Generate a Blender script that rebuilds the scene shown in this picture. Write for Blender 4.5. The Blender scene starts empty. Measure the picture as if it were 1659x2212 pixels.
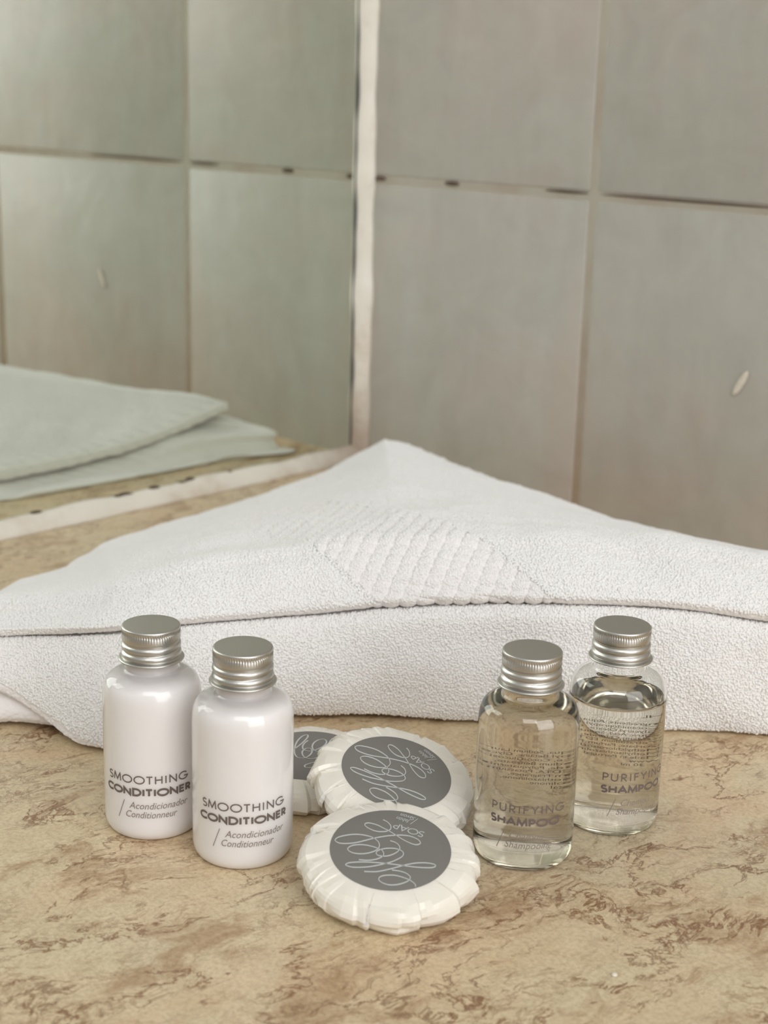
import bpy, bmesh, math, random
import numpy as np
from mathutils import Vector, Matrix

sc = bpy.context.scene
COL = sc.collection

# ------------------------------------------------------------------ camera
CAM = Vector((0.700032,-0.728917,0.242893))
ROT = [[0.728269, 0.684837, 0.024939], [-0.201599, 0.17932, 0.962913], [-0.654967, 0.706288, -0.268656]]                 # rows: right, up, forward
FPX = 3270.23
cd = bpy.data.cameras.new('camera')
cd.sensor_fit = 'VERTICAL'; cd.sensor_height = 36.0
cd.lens = FPX / 2212 * 36.0
cd.clip_start = 0.01; cd.clip_end = 20
cd.dof.use_dof = True; cd.dof.focus_distance = 0.515; cd.dof.aperture_fstop = 15.0
cam = bpy.data.objects.new('camera', cd); COL.objects.link(cam)
r_, u_, f_ = [Vector(x) for x in ROT]
cam.matrix_world = Matrix(((r_.x, u_.x, -f_.x, CAM.x), (r_.y, u_.y, -f_.y, CAM.y), (r_.z, u_.z, -f_.z, CAM.z), (0, 0, 0, 1)))
sc.camera = cam
sc.view_settings.view_transform = 'Standard'; sc.view_settings.look = 'None'
sc.view_settings.gamma = 1.0; sc.view_settings.use_curve_mapping = False
sc.view_settings.exposure = 0.35
sc.cycles.max_bounces = 24; sc.cycles.transmission_bounces = 20; sc.cycles.glossy_bounces = 8; sc.cycles.diffuse_bounces = 6
sc.cycles.caustics_refractive = True; sc.cycles.caustics_reflective = True

# ------------------------------------------------------------------ light
W = bpy.data.worlds.new('world'); sc.world = W; W.use_nodes = True
wn = W.node_tree.nodes; wl = W.node_tree.links; wn.clear()
wo = wn.new('ShaderNodeOutputWorld'); bg = wn.new('ShaderNodeBackground')
tc = wn.new('ShaderNodeTexCoord'); sx = wn.new('ShaderNodeSeparateXYZ'); cr = wn.new('ShaderNodeValToRGB')
mr = wn.new('ShaderNodeMapRange'); mr.inputs[1].default_value = -1; mr.inputs[2].default_value = 1
wl.new(tc.outputs['Generated'], sx.inputs[0]); wl.new(sx.outputs['Z'], mr.inputs[0]); wl.new(mr.outputs[0], cr.inputs[0])
e = cr.color_ramp.elements
e[0].position = 0.35; e[0].color = (0.27, 0.262, 0.252, 1)
e[1].position = 0.85; e[1].color = (0.76, 0.765, 0.76, 1)
wl.new(cr.outputs[0], bg.inputs[0]); bg.inputs[1].default_value = 0.55
wl.new(bg.outputs[0], wo.inputs[0])

def area(name, loc, target, sx_, sy_, power, color):
    l = bpy.data.lights.new(name, 'AREA'); l.shape = 'RECTANGLE'; l.size = sx_; l.size_y = sy_
    l.energy = power; l.color = color
    o = bpy.data.objects.new(name, l); COL.objects.link(o); o.location = loc
    o.rotation_euler = (Vector(target) - Vector(loc)).to_track_quat('-Z', 'Y').to_euler()
    return o
area('window_daylight', (2.2, -0.78, 0.85), (0.35, -0.4, 0.15), 1.35, 1.7, 18.0, (0.985, 0.99, 1.0))
area('fill_light', (1.25, -1.35, 1.30), (0.4, -0.35, 0.05), 0.9, 0.9, 6.0, (1.0, 0.98, 0.965))  # added fill from above and behind the camera for front faces, no real fixture

# ------------------------------------------------------------------ helpers
def s2l(c):
    return tuple(((x / 255) / 12.92 if x / 255 <= 0.04045 else ((x / 255 + 0.055) / 1.055) ** 2.4) for x in c) + (1.0,)

def mat(name, color, rough=0.5, metal=0.0, **kw):
    m = bpy.data.materials.new(name); m.use_nodes = True
    b = m.node_tree.nodes['Principled BSDF']
    b.inputs['Base Color'].default_value = s2l(color); b.inputs['Roughness'].default_value = rough
    b.inputs['Metallic'].default_value = metal
    for k, v in kw.items(): b.inputs[k.replace('_', ' ')].default_value = v
    return m

def N(m, t, **kw):
    n = m.node_tree.nodes.new('ShaderNode' + t)
    for k, v in kw.items():
        if hasattr(n, k): setattr(n, k, v)
        else: n.inputs[k].default_value = v
    return n
def L(m, a, b): m.node_tree.links.new(a, b)
def BS(m): return m.node_tree.nodes['Principled BSDF']
def ramp(m, stops):
    n = m.node_tree.nodes.new('ShaderNodeValToRGB'); el = n.color_ramp.elements
    while len(el) < len(stops): el.new(0.5)
    for i, (p, c) in enumerate(stops):
        el[i].position = p; el[i].color = c if len(c) == 4 else s2l(c)
    return n
def mixc(m, fac, a, b, mode='MIX'):
    n = m.node_tree.nodes.new('ShaderNodeMix'); n.data_type = 'RGBA'; n.blend_type = mode
    for sock, v in ((n.inputs[0], fac), (n.inputs[6], a), (n.inputs[7], b)):
        if hasattr(v, 'links'): L(m, v, sock)
        else: sock.default_value = v
    return n.outputs[2]
def noise(m, vec, scale, detail=4, rough=0.55, dist=0.0):
    n = N(m, 'TexNoise', Scale=scale, Detail=detail, Roughness=rough, Distortion=dist)
    L(m, vec, n.inputs['Vector']); return n
def objvec(m, scale=(1, 1, 1), rot=(0, 0, 0)):
    t = N(m, 'TexCoord'); mp = N(m, 'Mapping'); mp.inputs['Scale'].default_value = scale; mp.inputs['Rotation'].default_value = rot
    L(m, t.outputs['Object'], mp.inputs['Vector']); return mp.outputs[0]
def bump(m, height, strength, dist):
    b = N(m, 'Bump', Strength=strength, Distance=dist); L(m, height, b.inputs['Height']); L(m, b.outputs[0], BS(m).inputs['Normal']); return b

def tag(o, label=None, cat=None, group=None, kind=None):
    if label: o['label'] = label
    if cat: o['category'] = cat
    if group: o['group'] = group
    if kind: o['kind'] = kind
    return o
def empty(name, loc=(0, 0, 0)):
    o = bpy.data.objects.new(name, None); o.empty_display_size = 0.01; COL.objects.link(o); o.location = loc; return o
def link(name, me, mats, parent=None, smooth=True):
    o = bpy.data.objects.new(name, me); COL.objects.link(o)
    for m in (mats if isinstance(mats, (list, tuple)) else [mats]): me.materials.append(m)
    if smooth:
        me.polygons.foreach_set('use_smooth', [True] * len(me.polygons))
    if parent: o.parent = parent
    return o
def mesh(name, verts, faces):
    me = bpy.data.meshes.new(name); me.from_pydata([tuple(v) for v in verts], [], [tuple(f) for f in faces]); me.update(); return me
def lathe(name, prof, n=96, close=False):
    vs, fs = [], []
    for r, z in prof:
        for k in range(n):
            a = 2 * math.pi * k / n; vs.append((r * math.cos(a), r * math.sin(a), z))
    m = len(prof)
    for i in range(m - 1 if not close else m):
        j = (i + 1) % m
        for k in range(n):
            l = (k + 1) % n; fs.append((i * n + k, i * n + l, j * n + l, j * n + k))
    if not close:
        if prof[0][0] > 1e-6: fs.append(tuple(reversed(range(n))))
        if prof[-1][0] > 1e-6: fs.append(tuple(range((m - 1) * n, m * n)))
    me = mesh(name, vs, fs)
    bm = bmesh.new(); bm.from_mesh(me); bmesh.ops.remove_doubles(bm, verts=bm.verts, dist=1e-6); bmesh.ops.recalc_face_normals(bm, faces=bm.faces)
    bm.to_mesh(me); bm.free(); return me
def sharpen(me, deg):
    bm = bmesh.new(); bm.from_mesh(me); t = math.radians(deg)
    for ed in bm.edges:
        if len(ed.link_faces) == 2 and ed.calc_face_angle(0) > t: ed.smooth = False
    bm.to_mesh(me); bm.free()
def box_bm(bm, x0, x1, y0, y1, z0, z1, mi=0, bev=0.0):
    r = bmesh.ops.create_cube(bm, size=1, matrix=Matrix.Translation(((x0 + x1) / 2, (y0 + y1) / 2, (z0 + z1) / 2)) @ Matrix.Diagonal((x1 - x0, y1 - y0, z1 - z0, 1)))
    fs = set(f for v in r['verts'] for f in v.link_faces)
    for f in fs: f.material_index = mi
    if bev: bmesh.ops.bevel(bm, geom=list({ed for f in fs for ed in f.edges}), offset=bev, segments=3, affect='EDGES', profile=0.5, material=mi)
def bm_obj(name, bm, mats, parent=None, smooth=True):
    bmesh.ops.recalc_face_normals(bm, faces=bm.faces)
    me = bpy.data.meshes.new(name); bm.to_mesh(me); bm.free(); return link(name, me, mats, parent, smooth)

# ------------------------------------------------------------------ numpy noise
def hash3(i, j, k, s=0):
    h = (i.astype(np.int64) * 374761393 + j.astype(np.int64) * 668265263 + k.astype(np.int64) * 2147483647 + s * 1274126177) & 0xffffffff
    h = ((h ^ (h >> 13)) * 1274126177) & 0xffffffff
    return ((h ^ (h >> 16)) & 0xffffff) / float(0x1000000)
def vnoise(P, sc_, s=0):
    Q = P * sc_; I = np.floor(Q).astype(np.int64); f = Q - I; f = f * f * (3 - 2 * f); r = 0
    for a in (0, 1):
        for b in (0, 1):
            for c in (0, 1):
                w = (f[:, 0] if a else 1 - f[:, 0]) * (f[:, 1] if b else 1 - f[:, 1]) * (f[:, 2] if c else 1 - f[:, 2])
                r = r + w * hash3(I[:, 0] + a, I[:, 1] + b, I[:, 2] + c, s)
    return r
def worley(P, sc_, s=0):
    Q = P * sc_; I = np.floor(Q).astype(np.int64); best = np.full(len(P), 9.0)
    for a in (-1, 0, 1):
        for b in (-1, 0, 1):
            for c in (-1, 0, 1):
                J = I + np.array([a, b, c])
                d = np.stack([J[:, q] + hash3(J[:, 0], J[:, 1], J[:, 2], s + 7 * q + 1) for q in range(3)], 1) - Q
                best = np.minimum(best, (d * d).sum(1))
    return np.sqrt(best)

# ------------------------------------------------------------------ materials
def tile_mat():
    m = mat('tile_glaze', (156, 151, 142), 0.36)
    v = objvec(m)
    n1 = noise(m, v, 9, 5, 0.6, 0.8); n2 = noise(m, v, 26, 4, 0.6, 1.5)
    t = N(m, 'TexCoord'); mp = N(m, 'Mapping'); mp.inputs['Rotation'].default_value = (0, 0.42, 0); mp.inputs['Scale'].default_value = (34, 1, 6)
    L(m, t.outputs['Object'], mp.inputs[0]); n3 = noise(m, mp.outputs[0], 1.0, 3, 0.6, 0.6)
    c1 = ramp(m, [(0.36, (172, 173, 162)), (0.5, (180, 175, 165)), (0.64, (190, 174, 163))]); L(m, n1.outputs[0], c1.inputs[0])
    c2 = ramp(m, [(0.35, (170, 163, 153)), (0.65, (188, 186, 175))]); L(m, n2.outputs[0], c2.inputs[0])
    c3 = ramp(m, [(0.4, (172, 166, 156)), (0.7, (190, 190, 181))]); L(m, n3.outputs[0], c3.inputs[0])
    a = mixc(m, 0.42, c1.outputs[0], c2.outputs[0]); b = mixc(m, 0.28, a, c3.outputs[0])
    L(m, b, BS(m).inputs['Base Color'])
    bump(m, noise(m, v, 14, 3, 0.5, 0.3).outputs[0], 0.35, 0.004)
    return m
M_tile = tile_mat()
def grout_mat():
    m = mat('grout', (176, 168, 154), 0.85)
    v = objvec(m); n = noise(m, v, 30, 4); c = ramp(m, [(0.35, (224, 208, 196)), (0.6, (232, 225, 214))]); L(m, n.outputs[0], c.inputs[0])
    L(m, c.outputs[0], BS(m).inputs['Base Color']); return m
M_grout = grout_mat()
M_stain = mat('grout_stain', (92, 76, 62), 0.8)
def caulk_mat():
    m = mat('silicone_caulk', (226, 220, 206), 0.45)
    v = objvec(m); n = noise(m, v, 18, 4, 0.6); c = ramp(m, [(0.3, (200, 184, 164)), (0.5, (228, 222, 210)), (0.8, (234, 230, 220))]); L(m, n.outputs[0], c.inputs[0])
    # grime that has gathered where the two beads meet
    g = N(m, 'VectorMath', operation='LENGTH'); L(m, v, g.inputs[0]); gn = noise(m, v, 90, 3); ga = N(m, 'Math', operation='MULTIPLY_ADD'); ga.inputs[1].default_value = 0.045
    L(m, gn.outputs[0], ga.inputs[0]); L(m, g.outputs['Value'], ga.inputs[2])
    gr = ramp(m, [(0.030, (.8, .8, .8, 1)), (0.095, (0, 0, 0, 1))]); L(m, ga.outputs[0], gr.inputs[0])
    L(m, mixc(m, gr.outputs[0], c.outputs[0], s2l((138, 112, 88))), BS(m).inputs['Base Color']); bump(m, noise(m, v, 120, 3).outputs[0], 0.4, 0.002); return m
M_caulk = caulk_mat()
M_paint = mat('wall_paint', (214, 208, 198), 0.8)

def marble_mat():
    m = mat('beige_marble', (205, 182, 148), 0.34)
    t = N(m, 'TexCoord'); rot = N(m, 'Mapping'); rot.inputs['Rotation'].default_value = (0, 0, math.radians(12))
    L(m, t.outputs['Object'], rot.inputs[0])
    def V(s): 
        mp = N(m, 'Mapping'); mp.inputs['Scale'].default_value = s; L(m, rot.outputs[0], mp.inputs[0]); return mp.outputs[0]
    # warp
    wv = noise(m, V((1, 1, 1)), 26, 3, 0.55)
    ws = N(m, 'VectorMath', operation='SCALE'); ws.inputs['Scale'].default_value = 0.022
    sub = N(m, 'VectorMath', operation='SUBTRACT'); sub.inputs[1].default_value = (0.5, 0.5, 0.5)
    L(m, wv.outputs['Color'], sub.inputs[0]); L(m, sub.outputs[0], ws.inputs[0])
    add = N(m, 'VectorMath', operation='ADD'); L(m, V((1, 0.5, 1)), add.inputs[0]); L(m, ws.outputs[0], add.inputs[1]); wvec = add.outputs[0]
    big = noise(m, V((1, 0.6, 1)), 22, 4, 0.6, 0.6)
    base = ramp(m, [(0.34, (216, 203, 171)), (0.5, (219, 200, 166)), (0.64, (219, 191, 156))]); L(m, big.outputs[0], base.inputs[0])
    mid = noise(m, V((1, 0.8, 1)), 90, 5, 0.7, 0.4)
    midr = ramp(m, [(0.35, (197, 175, 142)), (0.62, (224, 206, 174))]); L(m, mid.outputs[0], midr.inputs[0])
    col = mixc(m, 0.38, base.outputs[0], midr.outputs[0])
    # cloudy brown zones
    zone = noise(m, wvec, 30, 6, 0.72, 0.5)
    zr = ramp(m, [(0.53, (0, 0, 0, 1)), (0.62, (1, 1, 1, 1))]); L(m, zone.outputs[0], zr.inputs[0])
    zs = N(m, 'Math', operation='MULTIPLY'); zs.inputs[1].default_value = 0.66; L(m, zr.outputs[0], zs.inputs[0])
    col = mixc(m, zs.outputs[0], col, s2l((166, 130, 95)))
    # veins: ridged noise
    def vein(scale, width, colr, amt, msc, lo, hi):
        nonlocal col
        n = noise(m, wvec, scale, 7, 0.66, 0.25)
        s = N(m, 'Math', operation='SUBTRACT'); s.inputs[1].default_value = 0.5; L(m, n.outputs[0], s.inputs[0])
        a = N(m, 'Math', operation='ABSOLUTE'); L(m, s.outputs[0], a.inputs[0])
        r = ramp(m, [(0.0, (1, 1, 1, 1)), (width, (0, 0, 0, 1))]); L(m, a.outputs[0], r.inputs[0])
        k = noise(m, V((1.3, 0.8, 1)), msc, 3, 0.6); kr = ramp(m, [(lo, (0, 0, 0, 1)), (hi, (1, 1, 1, 1))]); L(m, k.outputs[0], kr.inputs[0])
        mu = N(m, 'Math', operation='MULTIPLY'); L(m, r.outputs[0], mu.inputs[0]); L(m, kr.outputs[0], mu.inputs[1])
        mu2 = N(m, 'Math', operation='MULTIPLY'); mu2.inputs[1].default_value = amt; L(m, mu.outputs[0], mu2.inputs[0])
        col = mixc(m, mu2.outputs[0], col, s2l(colr))
    vein(24, 0.014, (134, 92, 60), 1.0, 35, 0.46, 0.54)
    vein(52, 0.02, (128, 92, 62), 0.85, 28, 0.48, 0.58)
    vein(120, 0.035, (146, 112, 82), 0.6, 24, 0.46, 0.60)
    fine = noise(m, V((1, 1, 1)), 620, 4, 0.75); fr = ramp(m, [(0.36, (196, 186, 172)), (0.58, (255, 254, 250))]); L(m, fine.outputs[0], fr.inputs[0])
    col = mixc(m, 0.48, col, fr.outputs[0], 'MULTIPLY')
    L(m, col, BS(m).inputs['Base Color'])
    bump(m, fine.outputs[0], 0.08, 0.0004)
    return m
M_marble = marble_mat()

def terry_mat():
    m = mat('terry_cotton', (238, 234, 232), 0.92)
    b = BS(m); b.inputs['Sheen Weight'].default_value = 0.25; b.inputs['Sheen Roughness'].default_value = 0.6
    b.inputs['Subsurface Weight'].default_value = 0.15; b.inputs['Subsurface Radius'].default_value = (0.002, 0.0018, 0.0016); b.inputs['Subsurface Scale'].default_value = 1.0
    v = objvec(m)
    vo = N(m, 'TexVoronoi', Scale=1500.0); L(m, v, vo.inputs['Vector'])
    n = noise(m, v, 2200, 2, 0.6)
    s = N(m, 'Math', operation='SUBTRACT'); L(m, n.outputs[0], s.inputs[0]); L(m, vo.outputs['Distance'], s.inputs[1])
    bump(m, s.outputs[0], 0.35, 0.0004)
    return m
M_terry = terry_mat()
M_loop = mat('cotton_loop', (239, 238, 236), 0.9, Sheen_Weight=0.2)
M_mirror = mat('mirror_silver', (240, 245, 236), 0.0, 1.0)
M_mirror_edge = mat('mirror_dark_edge', (70, 72, 70), 0.4, 0.2)
M_alu = mat('brushed_aluminium', (198, 196, 191), 0.36, 1.0)
bump(M_alu, noise(M_alu, objvec(M_alu), 1800, 3, 0.6).outputs[0], 0.12, 0.0002)
M_ink = mat('taupe_print', (106, 94, 89), 0.5)
M_ink_light = mat('light_taupe_print', (136, 124, 118), 0.5)
M_paper = mat('waxed_paper', (234, 229, 218), 0.22, 0.0, Subsurface_Weight=0.25, Subsurface_Scale=0.004)
BS(M_paper).inputs['Subsurface Radius'].default_value = (1.0, 0.9, 0.75)
bump(M_paper, noise(M_paper, objvec(M_paper), 260, 3, 0.6).outputs[0], 0.25, 0.0006)
M_sticker = mat('grey_sticker', (121, 118, 113), 0.5)
M_silver = mat('silver_print', (206, 208, 208), 0.35, 0.25)

def glass_mat(name, ior, color=(255, 255, 255), rough=0.0):
    m = mat(name, color, rough); b = BS(m); b.inputs['Transmission Weight'].default_value = 1.0; b.inputs['IOR'].default_value = ior; return m
M_pet = glass_mat('clear_plastic', 1.45, (250, 250, 248))
M_shampoo = glass_mat('clear_shampoo', 1.36, (248, 245, 238))
def milk_mat():
    m = mat('milky_bottle', (226, 222, 219), 0.35)
    b = BS(m); b.inputs['Coat Weight'].default_value = 1.0; b.inputs['Coat Roughness'].default_value = 0.03; b.inputs['Coat IOR'].default_value = 1.5
    b.inputs['Subsurface Weight'].default_value = 0.8; b.inputs['Subsurface Radius'].default_value = (1, .95, .9); b.inputs['Subsurface Scale'].default_value = 0.004
    t = N(m, 'TexCoord'); s = N(m, 'SeparateXYZ'); L(m, t.outputs['Object'], s.inputs[0])
    n = noise(m, t.outputs['Object'], 60, 2)
    ad = N(m, 'Math', operation='MULTIPLY_ADD'); ad.inputs[1].default_value = 0.004; L(m, n.outputs[0], ad.inputs[0]); L(m, s.outputs['Z'], ad.inputs[2])
    mrn = N(m, 'MapRange'); mrn.inputs[1].default_value = 0.0545; mrn.inputs[2].default_value = 0.0575; L(m, ad.outputs[0], mrn.inputs[0])
    c = mixc(m, mrn.outputs[0], s2l((232, 229, 228)), s2l((202, 197, 195)))
    L(m, c, b.inputs['Base Color']); return m
M_milk = milk_mat()

# ------------------------------------------------------------------ setting
bm = bmesh.new()
GX, GZ, T, G = 0.1815, 0.1869, 0.250, 0.0056
box_bm(bm, -0.02, 2.4, 0.0004, 0.05, -0.02, 1.7, 1)
xs = [(-0.012, GX - G / 2)] + [(GX + G / 2 + T * i, GX - G / 2 + T * (i + 1)) for i in range(10)]
zs = [(-0.015, GZ - G / 2)] + [(GZ + G / 2 + T * i, GZ - G / 2 + T * (i + 1)) for i in range(7)]
rnd = random.Random(4)
for i, (x0, x1) in enumerate(xs):
    for j, (z0, z1) in enumerate(zs):
        d = rnd.uniform(-0.0005, 0.0003)
        box_bm(bm, x0 + rnd.uniform(-.0004, .0004), x1, d, 0.006, z0, z1 + rnd.uniform(-.0004, .0006), 0, 0.0009)
rw = bm_obj('wall_right', bm, [M_tile, M_grout]); tag(rw, kind='structure')
# dark grout gaps, part of the wall's wear
bm = bmesh.new()
for x0, x1, z in ((0.008, 0.018, GZ + .0004), (0.068, 0.080, GZ + .0008), (0.146, 0.178, GZ + .0012), (0.186, 0.30, GZ + .0013)):
    h = 0.0014 if x1 - x0 < 0.02 else 0.0007
    bmesh.ops.create_icosphere(bm, subdivisions=3, radius=1, matrix=Matrix.Translation(((x0 + x1) / 2, 0.0004, z)) @ Matrix.Diagonal(((x1 - x0) / 2, 0.0018, h, 1)))
gs = bm_obj('grout_gap', bm, M_stain, rw)

bm = bmesh.new(); box_bm(bm, -0.06, -0.006, -2.4, 0.05, -0.02, 1.6)
lw = bm_obj('wall_left', bm, M_paint, smooth=False); tag(lw, kind='structure')
bm = bmesh.new(); box_bm(bm, -0.02, 2.4, -0.72, 0.02, -0.035, 0.0, 0, 0.0)
ct = bm_obj('countertop', bm, M_marble, smooth=False)
tag(ct, 'beige brown-veined marble countertop running into the tiled corner', 'countertop')
bm = bmesh.new(); box_bm(bm, -0.0055, 0.0, -1.6, 0.0, 0.002, 1.3)
mi = bm_obj('wall_mirror', bm, M_mirror, smooth=False)
tag(mi, 'frameless wall mirror standing on the counter left of the corner, reflecting tiles and towel', 'mirror')
bm = bmesh.new(); box_bm(bm, -0.001, 0.0004, -0.0100, -0.0050, 0.002, 1.3)
me_ = bm_obj('edge_strip', bm, M_mirror_edge, mi, smooth=False); me_['label'] = 'dark tarnished edge of the mirror'

def bead(name, horizontal):
    rr = random.Random(9 if horizontal else 5); n = 260; k = 7; Lg = 1.3 if not horizontal else 1.55
    vs, fs = [], []
    for i in range(n + 1):
        s = i / n; s = s ** 1.6 * Lg
        c = 0.0088 + 0.0006 * math.sin(s * 71) + 0.0004 * math.sin(s * 173 + 1)
        if horizontal: c = 0.0094 + 0.0006 * math.sin(s * 60) + 0.0004 * math.sin(s * 140 + 1)
        for j in range(k):
            a = math.pi / 2 * j / (k - 1)
            x = c * math.cos(a) ** 1.35; y = c * math.sin(a) ** 1.35
            vs.append((x, -y, s) if not horizontal else (x, -s, y))
        vs.append((-0.001, 0.001, s) if not horizontal else (-0.001, -s, -0.001))
    w = k + 1
    for i in range(n):
        for j in range(w):
            fs.append((i * w + j, i * w + (j + 1) % w, (i + 1) * w + (j + 1) % w, (i + 1) * w + j))
    me = mesh(name, vs, fs); bm = bmesh.new(); bm.from_mesh(me); bmesh.ops.recalc_face_normals(bm, faces=bm.faces); bm.to_mesh(me); bm.free()
    o = link(name, me, M_caulk); tag(o, kind='structure'); return o
bead('trim_1', False); bead('trim_2', True)
# dark mould bits where the bottom bead meets the mirror
bm = bmesh.new(); rr = random.Random(3)
for y in [-.205, -.200, -.196, -.155, -.150, -.146, -.262, -.249, -.118, -.178]:
    bmesh.ops.create_icosphere(bm, subdivisions=2, radius=1, matrix=Matrix.Translation((0.0008, y, 0.0090 + rr.uniform(-.001, .0008))) @ Matrix.Diagonal((0.001, rr.uniform(.002, .005), rr.uniform(.0006, .0014), 1)))
bm_obj('trim_3', bm, M_stain)['kind'] = 'structure'
# plaster fleck on the right wall
bm = bmesh.new()
bmesh.ops.create_icosphere(bm, subdivisions=2, radius=1, matrix=Matrix.Translation((0.2869, -0.0006, 0.0935)) @ Matrix.Rotation(math.radians(28), 4, 'Y') @ Matrix.Diagonal((0.0022, 0.0010, 0.0085, 1)))
o = bm_obj('plaster_fleck', bm, M_caulk); tag(o, 'small white plaster fleck stuck on the right wall tile', 'fleck')
bm = bmesh.new()
bmesh.ops.create_icosphere(bm, subdivisions=2, radius=0.0009, matrix=Matrix.Translation((0.4908, -0.4012, 0.0004)) @ Matrix.Diagonal((1, 1, .6, 1)))
CRUMB = bm_obj('crumb', bm, M_caulk); tag(CRUMB, 'tiny white crumb on the counter near the lower right corner', 'crumb')

# ------------------------------------------------------------------ towel
U = [-110, -70, 30, 210, 420, 630, 850, 1040, 1240, 1450, 1659, 1900, 2200]
Fp = np.array([(.192, -.458), (.203, -.447), (.222, -.422), (.254, -.403), (.276, -.374), (.298, -.341), (.325, -.314), (.351, -.290), (.380, -.266), (.407, -.242), (.436, -.217), (.468, -.188), (.505, -.155)])
ZS = np.array([.0335, .0345, .0345, .0395, .0419, .0430, .0472, .0496, .0509, .0502, .0464, .0445, .043])
ZC = np.array([.036, .037, .0385, .0500, .059, .064, .068, .069, .069, .068, .064, .060, .056])
Bp = np.array([(.180, -.452, .016), (.165, -.425, .015), (.106, -.348, .014), (.084, -.286, .014), (.078, -.200, .015), (.075, -.122, .020), (.0733, -.0546, .0345),
               (.130, -.066, .033), (.200, -.080, .032), (.270, -.094, .032), (.350, -.109, .036), (.430, -.125, .040), (.500, -.140, .045)])
def catmull(P, x):
    P = np.asarray(P, float); n = len(P); x = np.clip(x, 0, n - 1 - 1e-9); i = np.floor(x).astype(int); t = x - i
    if P.ndim > 1: t = t[:, None]
    g = lambda k: P[np.clip(k, 0, n - 1)]
    p0, p1, p2, p3 = g(i - 1), g(i), g(i + 1), g(i + 2)
    return 0.5 * ((2 * p1) + (-p0 + p2) * t + (2 * p0 - 5 * p1 + 4 * p2 - p3) * t ** 2 + (-p0 + 3 * p1 - 3 * p2 + p3) * t ** 3)
def backc(x):
    a = catmull(Bp[:7], np.minimum(x, 6)); b = catmull(Bp[6:], np.maximum(x - 6, 0)); return np.where((x < 6)[:, None], a, b)
def resample(K, n):   # K: (m, S, 2) polylines (per column) -> dense smooth
    x = np.linspace(0, len(K) - 1, n); return catmull(K.reshape(len(K), -1), x).reshape(n, *K.shape[1:])

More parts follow.
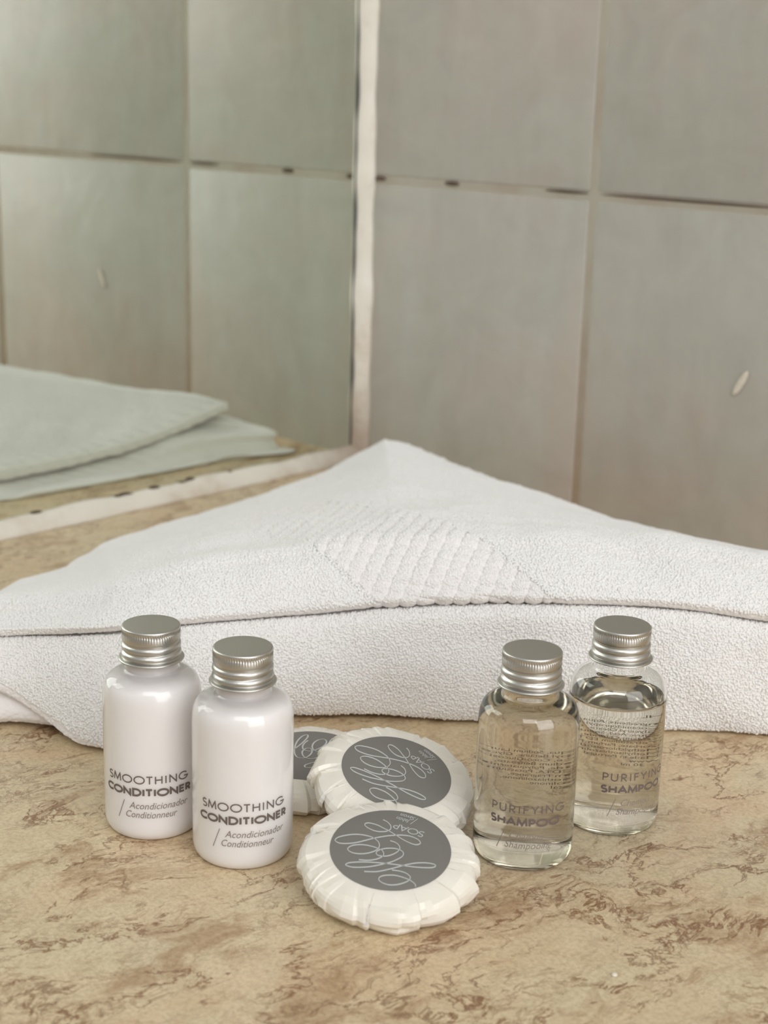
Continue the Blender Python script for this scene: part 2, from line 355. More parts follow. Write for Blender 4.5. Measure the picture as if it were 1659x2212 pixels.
LOOPS = {}
def towel_layer(name, ns, seg, profile, amp, cell, smin=0.0, smax=12.0, band=False, hem=None, seed=0, loops=None):
    s = np.linspace(smin, smax, ns)
    F = catmull(Fp, s); zs = catmull(ZS, s); zc = catmull(ZC, s); B = backc(s)
    D = B[:, :2] - F; Ld = np.linalg.norm(D, axis=1); D = D / Ld[:, None]
    tan = np.gradient(F, axis=0); tan /= np.linalg.norm(tan, axis=1)[:, None]
    out = np.stack([tan[:, 1], -tan[:, 0]], 1)
    K = profile(s, zs, zc, Ld, B[:, 2])          # list of (d, z) each (S,) ; d<0 means outwards
    m = len(K); Kd = np.array([k[0] for k in K]); Kz = np.array([k[1] for k in K])
    # sample along each control segment with given counts
    xs_ = np.concatenate([np.linspace(i, i + 1, c, endpoint=False) for i, c in enumerate(seg)])
    d = catmull(Kd, xs_); z = catmull(Kz, xs_)    # (T,S)
    dn = np.minimum(d, 0.02); di = d - dn * 1.0   # front part moves along -out, the rest along D
    P = F[None] + (-dn)[..., None] * out[None] + di[..., None] * D[None]
    P = np.concatenate([P, z[..., None]], 2)      # (T,S,3)
    if hem is not None: P = hem(P, s, zs, out, d)
    Tn, Sn = P.shape[:2]
    # large soft undulations
    Q = P.reshape(-1, 3)
    gs_ = np.gradient(P, axis=1); gt = (np.roll(P, -1, 0) - np.roll(P, 1, 0))
    Nn = np.cross(gt.reshape(-1, 3), gs_.reshape(-1, 3)); ln = np.linalg.norm(Nn, axis=1); Nn /= np.maximum(ln, 1e-12)[:, None]
    ctr = P.mean(0)[None].repeat(Tn, 0).reshape(-1, 3)
    if ((Q - ctr) * Nn).sum(1).mean() < 0: Nn = -Nn
    soft = (vnoise(Q, 28, seed) - .5) * 0.0045 + (vnoise(Q, 75, seed + 1) - .5) * 0.0018
    soft = soft * (0.15 + 0.85 * np.clip(np.abs(P[..., 2] - zs[None]).ravel() / .014, 0, 1))
    Q = Q + Nn * soft[:, None]; Qs = Q.copy()
    w_ = worley(Q + 0.0006 * (vnoise(Q, 500, 9)[:, None] - .5), 1 / cell, seed); pile = 0.5 - 1.25 * w_ ** 1.6
    h = amp * (pile + 0.5 * (vnoise(Q, 2.2 / cell, seed + 5) - .5))
    if band:
        # unrolled coordinates: vertical drop in front of the crest continues outwards
        drop = np.where(np.broadcast_to(d, (Tn, Sn)) < 0.035, zc[None] - P[..., 2], 0).clip(0, 1)
        X = P[..., :2] + drop[..., None] * out[None]
        p = (X[..., 0] * -.955 + X[..., 1] * .29).ravel(); q = (X[..., 0] * .29 + X[..., 1] * .955).ravel()
        ztop = (P[..., 2] > zs[None] - 0.001).ravel()
        q0, q1 = -.2235, -.1640
        inside = np.clip(np.minimum(q - q0, q1 - q) / 0.0016, 0, 1) * ztop
        w = 0.0092
        a1 = (p + q) / w; a2 = (p - q) / w
        ck = (np.floor(a1) + np.floor(a2)) % 2
        f1 = a1 - np.floor(a1); f2 = a2 - np.floor(a2)
        across = np.where(ck > 0, f1, f2); along = np.where(ck > 0, f2, f1)
        strand = np.sqrt(np.clip(1 - (2 * across - 1) ** 2, 0, 1)) * (0.35 + 0.65 * np.sin(np.pi * along) ** .6)
        weave = strand * 0.0015 - 0.0008 + 0.00012 * np.sin(p * 2 * np.pi / 0.0011) * np.sin(q * 2 * np.pi / 0.0011)
        edge = -0.0004 * np.exp(-((q - q0) / 0.0012) ** 2) * ztop - 0.0004 * np.exp(-((q - q1) / 0.0012) ** 2) * ztop
        h = h * (1 - 0.5 * inside) + weave * inside + edge
        # ribbed hem along the back edge
    rib = np.exp(-((d - Ld[None]) / 0.016) ** 2).ravel() * np.where(np.broadcast_to(s[None], (Tn, Sn)).ravel() > 6, 0.0007, 0.00025) * np.sin(np.broadcast_to(np.cumsum(np.linalg.norm(np.gradient(B, axis=0), axis=1))[None], (Tn, Sn)).ravel() * 2 * np.pi / 0.0115)
    Q = Q + Nn * (h + rib)[:, None]
    Q[:, 2] = np.maximum(Q[:, 2], 0.0003)
    if loops is not None:
        dmin, dmax, zmin, step = loops
        rg = np.random.default_rng(seed)
        G3 = Qs.reshape(Tn, Sn, 3); N3 = Nn.reshape(Tn, Sn, 3)
        ms = Sn // 2; arc = np.concatenate([[0], np.cumsum(np.linalg.norm(np.diff(G3[:, ms], axis=0), axis=1))])
        sar = np.concatenate([[0], np.cumsum(np.linalg.norm(np.diff(F, axis=0), axis=1))])
        na_, ns_ = int(arc[-1] / (step * .9)), int(sar[-1] / step)
        A, B_ = np.meshgrid(np.arange(na_), np.arange(ns_), indexing='ij')
        a_ = (A + rg.uniform(-.42, .42, A.shape)) * step * .9; b_ = (B_ + .5 * (A % 2) + rg.uniform(-.42, .42, A.shape)) * step
        ti = np.interp(a_, arc, np.arange(Tn)).ravel(); si = np.interp(b_, sar, np.arange(Sn)).ravel()
        t0 = np.clip(ti.astype(int), 0, Tn - 2); s0_ = np.clip(si.astype(int), 0, Sn - 2); ft = (ti - t0)[:, None]; fs_ = (si - s0_)[:, None]
        def samp(Z): return (Z[t0, s0_] * (1 - ft) + Z[t0 + 1, s0_] * ft) * (1 - fs_) + (Z[t0, s0_ + 1] * (1 - ft) + Z[t0 + 1, s0_ + 1] * ft) * fs_
        c = samp(G3); nn = samp(N3); nn /= np.linalg.norm(nn, axis=1)[:, None]
        dd = samp(np.broadcast_to(d, (Tn, Sn))[..., None])[:, 0]; braid = samp((inside if band else np.zeros(Tn * Sn)).reshape(Tn, Sn, 1))[:, 0]
        Lb = np.interp(si, np.arange(Sn), Ld)
        keep = (dd > dmin) & (dd < np.minimum(dmax, Lb - .006)) & (nn[:, 2] > (-.35 if band else -.8)) & (c[:, 2] > zmin(samp(np.broadcast_to(zs[None], (Tn, Sn))[..., None])[:, 0])) & (nn[:, 2] > -.8) & ((braid < .5) | (samp((strand if band else np.zeros(Tn * Sn)).reshape(Tn, Sn, 1))[:, 0] > .45))
        if hem is not None: keep &= (si / Sn * 11.2 > 3.22 - 2.4 * np.clip(c[:, 2] / samp(np.broadcast_to(zs[None], (Tn, Sn))[..., None])[:, 0], 0, 1))
        c = c + nn * (samp((weave * inside if band else np.zeros(Tn * Sn)).reshape(Tn, Sn, 1)) - .00012 * (braid > .5)[:, None]); shr = np.where(braid > .5, .78, 1.0) * (1 - .3 * np.clip((dd - .06) / .12, 0, 1))
        c = c[keep]; nn = nn[keep]; shr = shr[keep]; n_ = len(c)
        rv = rg.normal(size=(n_, 3)); tx_ = np.cross(nn, rv); tx_ /= np.linalg.norm(tx_, axis=1)[:, None]; ty_ = np.cross(nn, tx_)
        ph = (1 + 5 ** .5) / 2
        IV = np.array([(-1, ph, 0), (1, ph, 0), (-1, -ph, 0), (1, -ph, 0), (0, -1, ph), (0, 1, ph), (0, -1, -ph), (0, 1, -ph), (ph, 0, -1), (ph, 0, 1), (-ph, 0, -1), (-ph, 0, 1)]) / math.sqrt(1 + ph * ph)
        IF = np.array([(0, 11, 5), (0, 5, 1), (0, 1, 7), (0, 7, 10), (0, 10, 11), (1, 5, 9), (5, 11, 4), (11, 10, 2), (10, 7, 6), (7, 1, 8), (3, 9, 4), (3, 4, 2), (3, 2, 6), (3, 6, 8), (3, 8, 9), (4, 9, 5), (2, 4, 11), (6, 2, 10), (8, 6, 7), (9, 8, 1)])
        sz = step * rg.uniform(.8, 1.2, (n_, 1)) * shr[:, None]; la = sz * rg.uniform(.62, .95, (n_, 1)); lb = sz * .50; lc = sz * rg.uniform(.50, .75, (n_, 1))
        # loops lean over a little
        nl = nn + .55 * (rg.normal(size=(n_, 3)) * .5); nl /= np.linalg.norm(nl, axis=1)[:, None]
        V = c[:, None] + nn[:, None] * (.12 * step) + IV[None, :, :1] * (tx_ * la)[:, None] + IV[None, :, 1:2] * (ty_ * lb)[:, None] + IV[None, :, 2:] * (nl * lc)[:, None]
        V = V.reshape(-1, 3); V[:, 2] = np.maximum(V[:, 2], .0002)
        Ft = (IF[None] + 12 * np.arange(n_)[:, None, None]).reshape(-1, 3)
        lm = bpy.data.meshes.new('terry_loops'); lm.vertices.add(len(V)); lm.vertices.foreach_set('co', V.astype(np.float32).ravel())
        lm.loops.add(Ft.size); lm.loops.foreach_set('vertex_index', Ft.ravel().astype(np.int32))
        lm.polygons.add(len(Ft)); lm.polygons.foreach_set('loop_start', np.arange(0, Ft.size, 3, dtype=np.int32)); lm.polygons.foreach_set('loop_total', np.full(len(Ft), 3, dtype=np.int32))
        lm.update(calc_edges=True)
        LOOPS[name] = lm; print('LOOPS', name, n_)
    me = bpy.data.meshes.new(name)
    idx = np.arange(Tn * Sn).reshape(Tn, Sn); nx = np.roll(idx, -1, 0)
    f = np.stack([idx[:, :-1], idx[:, 1:], nx[:, 1:], nx[:, :-1]], -1).reshape(-1, 4)
    me.vertices.add(len(Q)); me.vertices.foreach_set('co', Q.astype(np.float32).ravel())
    me.loops.add(f.size); me.loops.foreach_set('vertex_index', f.ravel().astype(np.int32))
    me.polygons.add(len(f)); me.polygons.foreach_set('loop_start', np.arange(0, f.size, 4, dtype=np.int32)); me.polygons.foreach_set('loop_total', np.full(len(f), 4, dtype=np.int32))
    me.update(calc_edges=True); me.validate()
    bm = bmesh.new(); bm.from_mesh(me)
    be = [e_ for e_ in bm.edges if len(e_.link_faces) == 1]
    bmesh.ops.holes_fill(bm, edges=be, sides=0)
    bmesh.ops.recalc_face_normals(bm, faces=bm.faces); bm.to_mesh(me); bm.free()
    return me

def top_z(zc, zb, Ld, d):
    t = np.clip((d - .045) / np.maximum(Ld - .045, .01), 0, 1)
    return zc + (zb - zc) * (t * .75 + .25 * t * t * (3 - 2 * t))
def prof_top(s, zs, zc, Ld, zb):
    o = np.ones_like(s); h = zc - zs
    K = [(.030 * o, zs - .001), (.008 * o, zs + .0002), (.0015 * o, zs + .0012), (-.0005 * o, zs + .0045), (.0015 * o, zs + .36 * h), (.0075 * o, zs + .62 * h),
         (.020 * o, zs + .84 * h), (.042 * o, zs + .97 * h)]
    for f in (.35, .55, .75, .9): 
        d = .042 + (Ld - .042) * f; K.append((d, top_z(zc, zb, Ld, d)))
    K += [(Ld - .004, zb + .0002), (Ld, zb - .003), (Ld - .002, zb - .0065), (Ld - .02, zb - .006)]
    for f in (.6, .3):
        d = .03 + (Ld - .05) * f; K.append((d, top_z(zs, zb - .006, Ld, d) - .0015))
    return K
def prof_low(s, zs, zc, Ld, zb):
    o = np.ones_like(s)
    K = [(.02 * o, .0008 * o), (.004 * o, .0012 * o), (-.001 * o, .004 * o), (-.004 * o, .30 * zs), (-.0045 * o, .55 * zs), (-.0025 * o, zs - .007), (.0005 * o, zs - .0022), (.006 * o, zs - .0004), (.028 * o, zs - .0025)]
    z2 = np.maximum(zb - .009, .0045)
    for f in (.45, .8):
        d = .03 + (Ld - .03) * f; K.append((d, np.maximum(top_z(zs, zb - .006, Ld, d) - .0045, .004)))
    e = np.exp(-((s - 5.85) / .42) ** 2); X = .028 * e; z2 = z2 * (1 - e) + .0145 * e
    lip = np.clip((s - 2.6) / .8, 0, 1) * np.clip((6.0 - s) / .4, 0, 1)      # the mirror side spreads flat towards the caulk
    K += [(Ld + X, z2), (Ld + .0035 + X + .010 * lip, z2 * .58), (Ld + .003 + X + .021 * lip, z2 * .20), (Ld + X + .015 * lip, .0008 * o), (.5 * Ld, .0008 * o)]
    return K
def hem_low(P, s, zs, out, d):
    # the left end of the folded layer: its hem runs down to the right and droops forward
    z = P[..., 2]; rel = np.clip(z / zs[None], 0, 1)
    S = np.broadcast_to(s[None], z.shape)
    amt = 0.022 * np.exp(-((S - 3.15) / 0.85) ** 2) * (1 - rel) ** 1.3
    front = np.clip((0.030 - np.broadcast_to(d, z.shape)) / 0.018, 0, 1)
    P[..., :2] += (front * amt)[..., None] * out[None]
    s0 = 3.0 - 2.4 * rel                       # hem position
    pull = np.clip((s0 - S) / 0.28, 0, 1.0); inset = 0.011 * pull + 0.012 * np.clip((s0 - S - .28) / 1.0, 0, 1)
    P[..., :2] -= (front * inset)[..., None] * out[None]
    return P

towel = empty('bath_towel', (0, 0, 0))
tag(towel, 'folded white terry towel with woven braid border, lying across the counter behind the bottles', 'towel')
seg_top = [10, 10, 12, 22, 34, 38, 40, 60, 70, 60, 50, 30, 12, 8, 8, 8, 6, 4]
me = towel_layer('top_fold', 1500, seg_top, prof_top, 0.00040, 0.00105, smax=11.2, band=True, seed=1, loops=(-.01, .60, lambda z: z * .0 + .004, .00092))
tf = link('top_fold', me, M_terry, towel)
lo = link('terry_loops', LOOPS['top_fold'], M_loop, tf); lo['kind'] = 'stuff'
seg_low = [6, 10, 34, 40, 40, 28, 18, 12, 12, 12, 10, 10, 10, 10, 6, 6]
me = towel_layer('lower_fold', 1500, seg_low, prof_low, 0.00045, 0.00110, smax=11.2, hem=hem_low, seed=20, loops=(-.04, .004, lambda z: z * 0 + .0004, .00090))
lf = link('lower_fold', me, M_terry, towel)
lo = link('terry_loops', LOOPS['lower_fold'], M_loop, lf); lo['kind'] = 'stuff'
def prof_under(s, zs, zc, Ld, zb):
    o = np.ones_like(s)
    return [(.03 * o, .0008 * o), (-.001 * o, .0010 * o), (-.007 * o, .0030 * o), (-.0075 * o, .0075 * o), (-.002 * o, .013 * o), (.008 * o, .018 * o), (.013 * o, .023 * o), (.05 * o, .019 * o), (.06 * o, .002 * o)]
me = towel_layer('bottom_fold', 380, [4, 12, 14, 14, 14, 14, 12, 4, 4], prof_under, 0.0003, 0.0016, smin=0.0, smax=4.0, hem=None, seed=40)
bf = link('bottom_fold', me, M_terry, towel)

# ------------------------------------------------------------------ lettering
def arc(cx, cy, rx, ry, a0, a1, n=18):
    return [(cx + rx * math.cos(math.radians(a0 + (a1 - a0) * i / n)), cy + ry * math.sin(math.radians(a0 + (a1 - a0) * i / n))) for i in range(n + 1)]
# geometric capitals: (advance, strokes) on a unit cap height
GL = {
 'S': (.56, [arc(.27, .74, .21, .24, 35, 270, 16)[:-1] + arc(.27, .26, .23, .25, 90, -145, 16)]),
 'M': (.90, [[(.06, 0), (.14, 1), (.45, .12), (.76, 1), (.84, 0)]]),
 'O': (1.06, [arc(.53, .5, .46, .48, 90, 450, 40)]),
 'T': (.62, [[(.03, .96), (.57, .96)], [(.30, .96), (.30, 0)]]),
 'H': (.80, [[(.12, 0), (.12, 1)], [(.68, 0), (.68, 1)], [(.12, .52), (.68, .52)]]),
 'I': (.30, [[(.15, 0), (.15, 1)]]),
 'N': (.86, [[(.12, 0), (.12, 1), (.74, 0), (.74, 1)]]),
 'G': (1.02, [arc(.53, .5, .46, .48, 42, 350, 32) + [(.58, .46)]]),
 'C': (.90, [arc(.54, .5, .46, .48, 45, 315, 30)]),
 'D': (.86, [[(.12, .5), (.12, .0), (.34, .0)] + arc(.34, .5, .44, .5, -90, 90, 20) + [(.12, 1.0), (.12, .5)]]),
 'E': (.62, [[(.54, .96), (.12, .96), (.12, .04), (.54, .04)], [(.12, .52), (.50, .52)]]),
 'R': (.66, [[(.12, 0), (.12, .96), (.28, .96)] + arc(.28, .70, .26, .26, 90, -90, 14) + [(.12, .44)], [(.28, .44), (.58, 0)]]),
 'P': (.62, [[(.12, 0), (.12, .96), (.28, .96)] + arc(.28, .69, .27, .27, 90, -90, 14) + [(.12, .42)]]),
 'U': (.78, [[(.12, 1), (.12, .32)] + arc(.39, .30, .27, .28, 180, 360, 16) + [(.66, 1)]]),
 'F': (.58, [[(.52, .96), (.12, .96), (.12, 0)], [(.12, .52), (.48, .52)]]),
 'Y': (.70, [[(.04, 1), (.35, .48), (.66, 1)], [(.35, .48), (.35, 0)]]),
 'A': (.82, [[(.04, 0), (.41, 1), (.78, 0)], [(.18, .34), (.64, .34)]]),
}
def smooth_line(pts, k=4):
    if len(pts) < 3: return pts
    P = np.array(pts, float); return [tuple(p) for p in catmull(P, np.linspace(0, len(P) - 1, (len(P) - 1) * k + 1))]
def densify(pts, step):
    out = [pts[0]]
    for a, b in zip(pts, pts[1:]):
        d = math.dist(a, b)
        if d < 1e-8: continue
        n = max(1, int(math.ceil(d / step)))
        out += [(a[0] + (b[0] - a[0]) * i / n, a[1] + (b[1] - a[1]) * i / n) for i in range(1, n + 1)]
    return out
def ribbon(pts, wfun, vs, fs):
    base = len(vs); n = len(pts)
    for i, p in enumerate(pts):
        a = pts[max(i - 1, 0)]; b = pts[min(i + 1, n - 1)]
        def unit(p0, p1):
            d_ = math.dist(p0, p1) or 1; return ((p1[0] - p0[0]) / d_, (p1[1] - p0[1]) / d_)
        if 0 < i < n - 1: u1 = unit(a, p); u2 = unit(p, b)
        else: u1 = u2 = unit(a, b)
        tx, ty = u1[0] + u2[0], u1[1] + u2[1]; l = math.hypot(tx, ty) or 1; nx, ny = -ty / l, tx / l
        k = 1 / max((u1[0] * tx + u1[1] * ty) / l, .5)
        w = wfun(i / (n - 1) if n > 1 else 0, tx / l, ty / l) / 2 * k
        vs.append((p[0] + nx * w, p[1] + ny * w)); vs.append((p[0] - nx * w, p[1] - ny * w))
    for i in range(n - 1): fs.append((base + 2 * i, base + 2 * i + 1, base + 2 * i + 3, base + 2 * i + 2))
def caps_text(txt, width, h, sw, xc=0.0, y=0.0, left=None, sx=None):
    """flat strokes for a capitals line; returns (verts2d, faces)"""
    adv = sum(GL[c][0] for c in txt); k = h * (1.26 if sw > .0006 else 1.20); tr = (width - k * (adv - .12)) / (len(txt) - 1)
    x = (xc - width / 2 if left is None else left) - .06 * k
    vs, fs = [], []
    for c in txt:
        a, st = GL[c]
        for s_ in st:
            pts = densify([(x + px * k, y + sw / 2 + py * (h - sw)) for px, py in s_], 0.0004)
            ribbon(pts, lambda t, tx, ty: sw, vs, fs)
        x += a * k + tr
    return vs, fs
_fc = {}
def font_text(txt, size, shear=0.0, width=None, xc=0.0, y=0.0, left=None, off=0.0):
    cu = bpy.data.curves.new('lettering', 'FONT'); cu.body = txt; cu.size = size; cu.shear = shear; cu.offset = off; cu.resolution_u = 3
    ob = bpy.data.objects.new('lettering', cu); COL.objects.link(ob)
    me = ob.to_mesh(); vs = [(v.co.x, v.co.y) for v in me.vertices]; fs = [tuple(p.vertices) for p in me.polygons]
    ob.to_mesh_clear(); bpy.data.objects.remove(ob); bpy.data.curves.remove(cu)
    x0 = min(v[0] for v in vs); x1 = max(v[0] for v in vs); k = 1.0 if width is None else width / (x1 - x0)
    o = (left if left is not None else xc - (x1 - x0) * k / 2)
    return [((v[0] - x0) * k + o, v[1] + y) for v in vs], fs
def merge(parts):
    vs, fs = [], []
    for v, f in parts:
        b = len(vs); vs += list(v); fs += [tuple(i + b for i in q) for q in f]
    return vs, fs
def wrap(name, parts, R, az, mat_, parent, lift=0.00006):
    vs, fs = merge(parts)
    V = [((R + lift) * math.cos(az + x / R), (R + lift) * math.sin(az + x / R), y) for x, y in vs]
    o = link(name, mesh(name, V, fs), mat_, parent, smooth=False); return o
def slash(x0, y0, x1, y1, w):
    vs, fs = [], []; ribbon(densify([(x0, y0), (x1, y1)], .0005), lambda t, a, b: w, vs, fs); return vs, fs

# ------------------------------------------------------------------ bottles
R = 0.0165
OUT = [(r_0, z_0 - (.0006 if .046 < z_0 < .0575 else 0)) for r_0, z_0 in [(0.0, 0.0016), (.0100, .0012), (.0126, .0002), (.0136, 0.0), (.0150, .0006), (.0160, .0022), (.01645, .0042), (R, .0065), (R, .0085), (R, .0120), (R, .0180), (R, .0250), (R, .0320), (R, .0380), (R, .0415), (R, .0437), (R, .0452), (.01645, .0472), (.0163, .0496), (.0158, .0519), (.0148, .0538), (.0132, .0551),
       (.0112, .0559), (.0097, .0563), (.0090, .0569), (.0088, .0578), (.0088, .0695)]]
def cap_mesh():
    n = 144; z0 = .0591
    prof = [(0.0, .0713), (.0089, .0713), (.0094, .07122), (.00965, .0709), (.0097, .07065), (.0097, .0702), (.0097, .0698), (.0097, .0692), (.0097, .0688), (.0097, .0668), (.0096, .0664), (.0091, .0660), (.00905, .0657), (.0092, .0654), (.0097, .0651), (.00985, .0645),
            (.00985, .0639), (.0097, .0634), (.0092, .0631), (.00915, .0628), (.0093, .0625), (.0098, .0622), (.00995, .0615), (.00995, .0609), (.0097, .0605), (.0094, .0602), (.0095, .0600), (.0101, .0598), (.0107, .0597), (.0109, .0594), (.01085, .0591), (.0104, .0589), (.0098, .0589), (.0092, .0590), (.0092, .0690), (0.0, .0692)]
    prof = [(r, .0713 - (.0713 - z) * .952) for r, z in prof]
    vs, fs = [], []
    for i, (r, z) in enumerate(prof):
        for k in range(n * 2):
            a = math.pi * k / n; rr = r; zz = z
            if i in (6, 7) and k % 4 in (0, 1): rr = r - .00035
            if 10 <= i <= 24: zz = z + .00022 * math.sin(a)
            vs.append((rr * math.cos(a), rr * math.sin(a), zz))
    m = n * 2
    for i in range(len(prof) - 1):
        for k in range(m):
            l = (k + 1) % m; fs.append((i * m + k, i * m + l, (i + 1) * m + l, (i + 1) * m + k))
    me = mesh('screw_cap', vs, fs); bm = bmesh.new(); bm.from_mesh(me); bmesh.ops.remove_doubles(bm, verts=bm.verts, dist=1e-6); bmesh.ops.recalc_face_normals(bm, faces=bm.faces); bm.to_mesh(me); bm.free()
    sharpen(me, 50)
    return me
CAP = cap_mesh()
def dense(prof, k=3):
    P = np.array(prof); x = np.linspace(0, len(P) - 1, (len(P) - 1) * k + 1); Q = catmull(P, x); Q[:, 0] = Q[:, 0].clip(0, R); Q[0, 0] = 0; return [tuple(q) for q in Q]
def inner(prof, t):
    P = np.array(prof); T_ = np.gradient(P, axis=0); T_ /= np.linalg.norm(T_, axis=1)[:, None]; Nn = np.stack([-T_[:, 1], T_[:, 0]], 1)
    Q = P + Nn * t; Q[0, 0] = 0; Q[:, 0] = Q[:, 0].clip(0, 1); return [tuple(q) for q in Q]
DO = dense(OUT)
DI = inner(DO, 0.0007)

def conditioner(x, y, az, label):
    t = empty('conditioner_bottle', (x, y, 0)); tag(t, label, 'bottle', 'white conditioner bottles')
    link('bottle_body', lathe('bottle_body', DO, 128), M_milk, t)
    link('screw_cap', CAP, M_alu, t)['label'] = 'ribbed silver aluminium cap'
    wrap('lettering', [caps_text('SMOOTHING', .0290, .0031, .00044, y=.0212), caps_text('CONDITIONER', .0315, .0030, .00072, y=.0168)], R, az, M_ink, t)
    wrap('small_lettering', [font_text('Acondicionador', .0034, .28, .0205, y=.01235, left=-.0060), font_text('Conditionneur', .0034, .28, .0175, y=.0091, left=-.0072), slash(-.0103, .0083, -.0078, .0150, .00026)], R, az, M_ink_light, t)
    return t
conditioner(.32447, -.43553, math.radians(-46.5), 'white conditioner bottle at far left, set back in front of the towel')
conditioner(.36033, -.42698, math.radians(-41.0), 'white conditioner bottle beside the front soap, overlapping the other white bottle')

BACK = ['HL', '', 'Ingredients: Aqua, Sodium Laureth', 'Cocamidopropyl Betaine, Glycerin,', 'Glyceryl Oleate, Coco-Glucoside,', 'Citric Acid, Sodium Benzoate,', 'Sodium Chloride, Polyquaternium-7,', 'Tetrasodium EDTA, Potassium', 'Sorbate, Parfum Fragrance,', 'Methylchloroisothiazolinone,', 'Methylisothiazolinone.', 'Made in Portugal', 'www.', 'e 30 ml']
def shampoo(x, y, az, label, fill):
    t = empty('shampoo_bottle', (x, y, 0)); tag(t, label, 'bottle', 'clear shampoo bottles')
    prof = DO + [(.0081, .0695)] + [q for q in reversed(DI) if q[1] < .0692]
    link('bottle_body', lathe('bottle_body', prof, 128), M_pet, t)['label'] = 'clear plastic bottle body'
    # liquid overlaps the inside of the wall very slightly
    LI = inner(DO, 0.00062); lp = [q for q in LI if q[1] < fill - .0004]; rf = float(np.interp(fill, [q[1] for q in LI[10:]], [q[0] for q in LI[10:]]))
    lp += [(rf, fill), (rf - .0008, fill - .0003), (rf - .002, fill - .0005), (0.0, fill - .0005)]
    link('shampoo_liquid', lathe('shampoo_liquid', lp, 128), M_shampoo, t)['label'] = 'clear shampoo'
    link('screw_cap', CAP, M_alu, t)['label'] = 'ribbed silver aluminium cap'
    lx = -.0110
    wrap('lettering', [caps_text('PURIFYING', .0252, .0031, .00044, left=lx, y=.0212), caps_text('SHAMPOO', .0232, .0030, .00072, left=lx, y=.0168)], R, az, M_ink, t)
    wrap('small_lettering', [font_text('Champú', .0034, .28, .0112, y=.01235, left=-.0043), font_text('Shampooing', .0034, .28, .0158, y=.0091, left=-.0058), slash(-.0086, .0083, -.0061, .0150, .00026)], R, az, M_ink_light, t)
    bl = [font_text(s_, .00145, 0, None, left=-.0125, y=.0350 - .00140 * i) for i, s_ in enumerate(BACK) if s_]
    o = wrap('back_lettering', bl, R, az + math.pi - .05, M_ink_light, t); o['label'] = 'fine print on the back of the bottle'
    return t
shampoo(.42565, -.36127, math.radians(-53), 'clear shampoo bottle nearer the camera, just right of the soaps', .0585)
shampoo(.43203, -.32009, math.radians(-29.5), 'clear shampoo bottle furthest right, standing behind the other clear one', .0468)

# ------------------------------------------------------------------ soaps
RL = 0.01888
STROKES = [[(-0.593,0.456),(-0.506,0.467),(-0.400,0.436),(-0.341,0.372),(-0.341,0.310),(-0.368,0.246),(-0.449,0.169),(-0.564,0.127),(-0.675,0.122),(-0.725,0.148),(-0.725,0.195),(-0.673,0.242),(-0.560,0.287),(-0.422,0.304),(-0.337,0.315),(-0.169,0.319),(-0.019,0.321),(0.115,0.338),(0.216,0.372),(0.253,0.434),(0.234,0.475),(0.156,0.501),(0.028,0.476),(-0.081,0.409),(-0.169,0.319),(-0.271,0.183),(-0.371,0.004),(-0.443,-0.162),(-0.506,-0.296),(-0.587,-0.412),(-0.679,-0.495),(-0.766,-0.509),(-0.803,-0.471),(-0.794,-0.377),(-0.721,-0.234),(-0.631,-0.126),(-0.515,-0.046),(-0.402,-0.003),(-0.293,-0.007),(-0.211,-0.044),(-0.159,-0.110),(-0.143,-0.198),(-0.165,-0.294),(-0.220,-0.396),(-0.296,-0.474),(-0.385,-0.521),(-0.471,-0.520),(-0.503,-0.478),(-0.500,-0.401),(-0.450,-0.314),(-0.371,-0.238),(-0.272,-0.181),(-0.159,-0.140),(-0.075,-0.128),(-0.005,-0.160),(0.031,-0.212),(0.032,-0.284),(0.003,-0.372),(-0.068,-0.475),(-0.178,-0.567)],
 [(-0.143,0.147),(-0.056,0.176),(0.025,0.169),(0.096,0.123),(0.126,0.049),(0.125,-0.041),(0.093,-0.148),(0.033,-0.224),(-0.034,-0.263),(-0.091,-0.248),(-0.114,-0.198),(-0.099,-0.123),(-0.050,-0.034),(0.027,0.045),(0.117,0.090),(0.205,0.085),(0.256,0.019),(0.257,-0.083),(0.226,-0.231),(0.153,-0.393),(0.072,-0.544),(-0.028,-0.675),(-0.136,-0.777),(-0.226,-0.811),(-0.250,-0.792),(-0.230,-0.720),(-0.135,-0.602),(0.002,-0.470),(0.171,-0.332),(0.315,-0.227),(0.462,-0.126),(0.596,-0.031),(0.709,0.067),(0.783,0.146),(0.799,0.211),(0.762,0.232),(0.685,0.196),(0.601,0.127),(0.513,0.020),(0.443,-0.105),(0.372,-0.270),(0.300,-0.430),(0.214,-0.576),(0.079,-0.709)],
 [(0.366,-0.363),(0.446,-0.309),(0.548,-0.261),(0.636,-0.257),(0.695,-0.282),(0.723,-0.353),(0.706,-0.454),(0.658,-0.560),(0.578,-0.651),(0.472,-0.694),(0.383,-0.687),(0.347,-0.639),(0.357,-0.571),(0.412,-0.492),(0.492,-0.419),(0.594,-0.371),(0.709,-0.338),(0.796,-0.334),(0.864,-0.349),(0.898,-0.384)]]
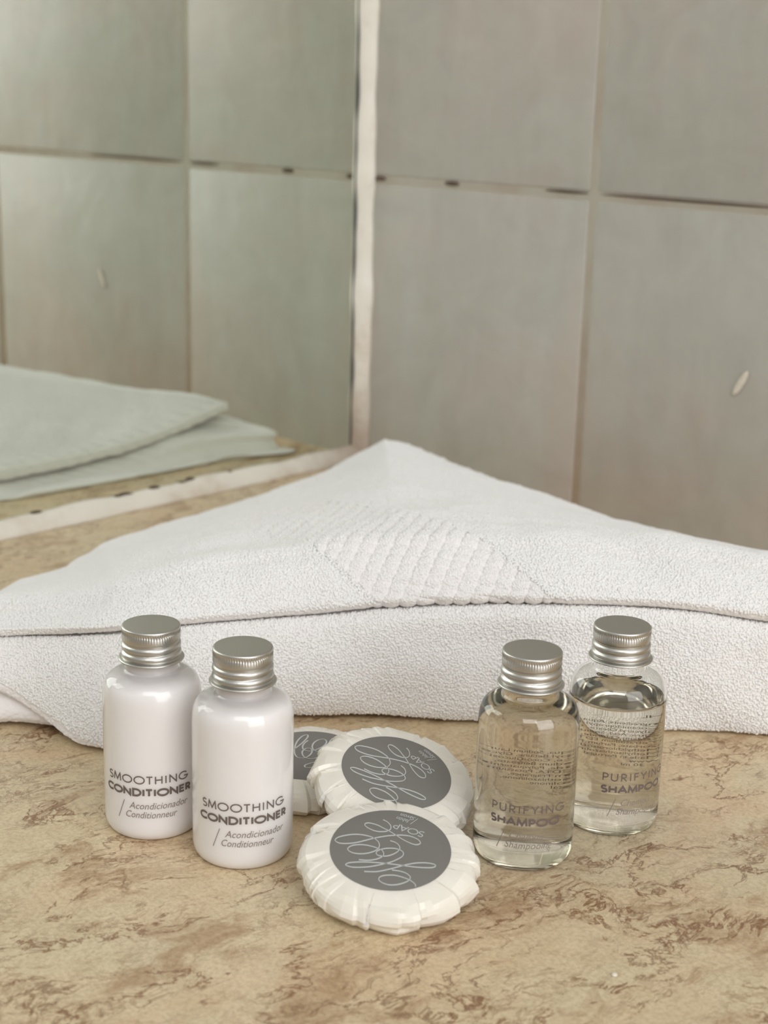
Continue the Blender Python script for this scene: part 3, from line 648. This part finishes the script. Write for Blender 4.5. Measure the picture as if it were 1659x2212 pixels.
def soap(name, pose, phi, label, seed, thick=0.0105):
    c = Vector(pose[:3]); n = Vector((pose[3], pose[4], 1)).normalized(); a = Vector((1, 0, 0)); a = (a - n * n.x).normalized(); b = n.cross(a)
    Mx = Matrix(((a.x, b.x, n.x, c.x), (a.y, b.y, n.y, c.y), (a.z, b.z, n.z, c.z), (0, 0, 0, 1))) @ Matrix.Rotation(phi, 4, 'Z')
    t = empty(name); t.matrix_world = Mx; tag(t, label, 'soap', 'overlapping wrapped soaps')
    rn = random.Random(seed)
    # pleats: irregular angular cells, each a ramp that falls off sharply (paper folded over itself)
    bounds = [0.0]
    while bounds[-1] < 2 * math.pi - .10: bounds.append(bounds[-1] + rn.choice([rn.uniform(.10, .2), rn.uniform(.2, .5)]))
    bounds[-1] = 2 * math.pi
    amps = [rn.uniform(.35, 1.25) for _ in bounds]; skew = [rn.uniform(-10, 22) for _ in bounds]; skew[-1] = skew[0]
    rimz = [rn.uniform(-.0006, .0006) for _ in bounds]; rimr = [rn.uniform(-.0007, .0004) for _ in bounds]
    rads = [.0189, .0215, .0240, .0262, .0277, .0281, .0277, .0262]
    jit = [[rn.uniform(-1, 1) for _ in range(2 * len(bounds))] for _ in rads]
    def facet(q, f, r, i):
        x = min(max((i - 3) / 1.35, 0), len(rads) - 1.001); a = int(x); t = x - a
        n2 = 2 * (len(bounds) - 1); u = 2 * q + 2 * f; k = int(u); g = u - k
        def J(ai, ki): return jit[ai][ki % n2]
        top = J(a, k) * (1 - g) + J(a, k + 1) * g; bot = J(a + 1, k) * (1 - g) + J(a + 1, k + 1) * g
        return top * (1 - t) + bot * t
    prof = [(.0, .0), (.010, .0), (.0170, .0), (.0189, -.00005), (.0205, -.00035), (.0225, -.00085), (.0245, -.0015), (.0262, -.0022), (.0272, -.0031), (.0278, -.0042), (.0280, -.0055), (.0278, -.0070), (.0272, -.0082), (.0262, -thick + .0009), (.024, -thick + .0002), (.020, -thick), (.010, -thick), (0, -thick)]
    FR = [0, .12, .30, .5, .70, .86, .96]
    cols = [(q, f) for q in range(len(bounds) - 1) for f in FR]; na = len(cols); vs = []; fs = []; nb = len(bounds) - 1
    for i, (r, z) in enumerate(prof):
        g = min(max((r - .0185) / .0085, 0), 1) if r > .0185 else 0.0
        if i > 14: g *= .3
        for q, f in cols:
            sk0, sk1 = skew[q], skew[(q + 1) % nb]
            b0 = bounds[q] + sk0 * max(r - .0189, 0); b1 = bounds[q + 1] + sk1 * max(r - .0189, 0)
            ang = b0 + (b1 - b0) * f; w = bounds[q + 1] - bounds[q]
            saw = f / .86 if f < .9 else 0.0
            hgt = .00075 * g * facet(q, f, r, i) + .00095 * amps[q] * g * saw * min(w / .24, 1.4)
            rimm = g * (rimr[q] * (1 - f) + rimr[(q + 1) % nb] * f)
            side = min(max((i - 6) / 4, 0), 1)
            rr = r + hgt * side + rimm; zz = z + hgt * (1 - side)
            if i >= 14: zz = z
            vs.append((rr * math.cos(ang), rr * math.sin(ang), zz))
    for i in range(len(prof) - 1):
        for k in range(na):
            l = (k + 1) % na; fs.append((i * na + k, (i + 1) * na + k, (i + 1) * na + l, i * na + l))
    me = mesh('paper_wrapper', vs, fs); bm = bmesh.new(); bm.from_mesh(me); bmesh.ops.remove_doubles(bm, verts=bm.verts, dist=1e-7); bmesh.ops.recalc_face_normals(bm, faces=bm.faces); bm.to_mesh(me); bm.free()
    sharpen(me, 9)
    link('paper_wrapper', me, M_paper, t)['label'] = 'pleated cream paper wrapper'
    lb = lathe('sticker', [(0, .00006), (RL * .5, .0001), (RL - .0001, .0001), (RL, .00006), (RL - .0001, .0), (0, .0)], 128)
    st = link('sticker', lb, M_sticker, t); st['label'] = 'round grey sticker with script monogram'
    vs, fs = [], []
    for S in STROKES:
        pts = [(p[0] * RL, p[1] * RL) for p in smooth_line(S, 5)]
        # pen strokes thicken on one slope
        ribbon(pts, lambda t_, tx, ty: .00028 + .00030 * max(0.0, abs(tx * .60 + ty * .80)) ** 3 , vs, fs)
    # straight text: SOAP, Jabón / Savon, set upside down on the sticker
    def place(part, ox, oy, ang):
        v, f = part; ca, sa = math.cos(ang), math.sin(ang)
        return [(ox + x * ca - y * sa, oy + x * sa + y * ca) for x, y in v], f
    A0 = math.radians(198.6)
    parts = [(vs, fs), place(caps_text('SOAP', .0100, .0029, .00034, left=0, y=0),   .115 * RL, .725 * RL, A0),
             place(font_text('Jabón', .0024, .25, .0046, left=0, y=0), -.255 * RL, .775 * RL, A0),
             place(font_text('Savon', .0024, .25, .0050, left=0, y=0), -.245 * RL, .895 * RL, A0),
             slash(-.20 * RL, .90 * RL, -.196 * RL, .70 * RL, .00020)]
    V, Fc = merge(parts)
    me = mesh('sticker_print', [(x, y, .00017) for x, y in V], Fc)
    link('sticker_print', me, M_silver, st, smooth=False)
    return t
W1 = [0.41458, -0.41415, 0.0157, 0.15843, -0.14327]; W2 = [0.38488, -0.37948, 0.02038, 0.28655, -0.06085]
soap('soap_bar', W1, 0.0, 'round paper-wrapped soap in front, its back edge resting on the next one', 11)
soap('soap_bar', W2, math.radians(-23), 'tilted round paper-wrapped soap in the middle of the overlapping three', 23)
soap('soap_bar', [.3410, -.3779, .0115, .03, -.03], math.radians(246), 'round paper-wrapped soap at the back, half hidden behind the white bottle', 37)
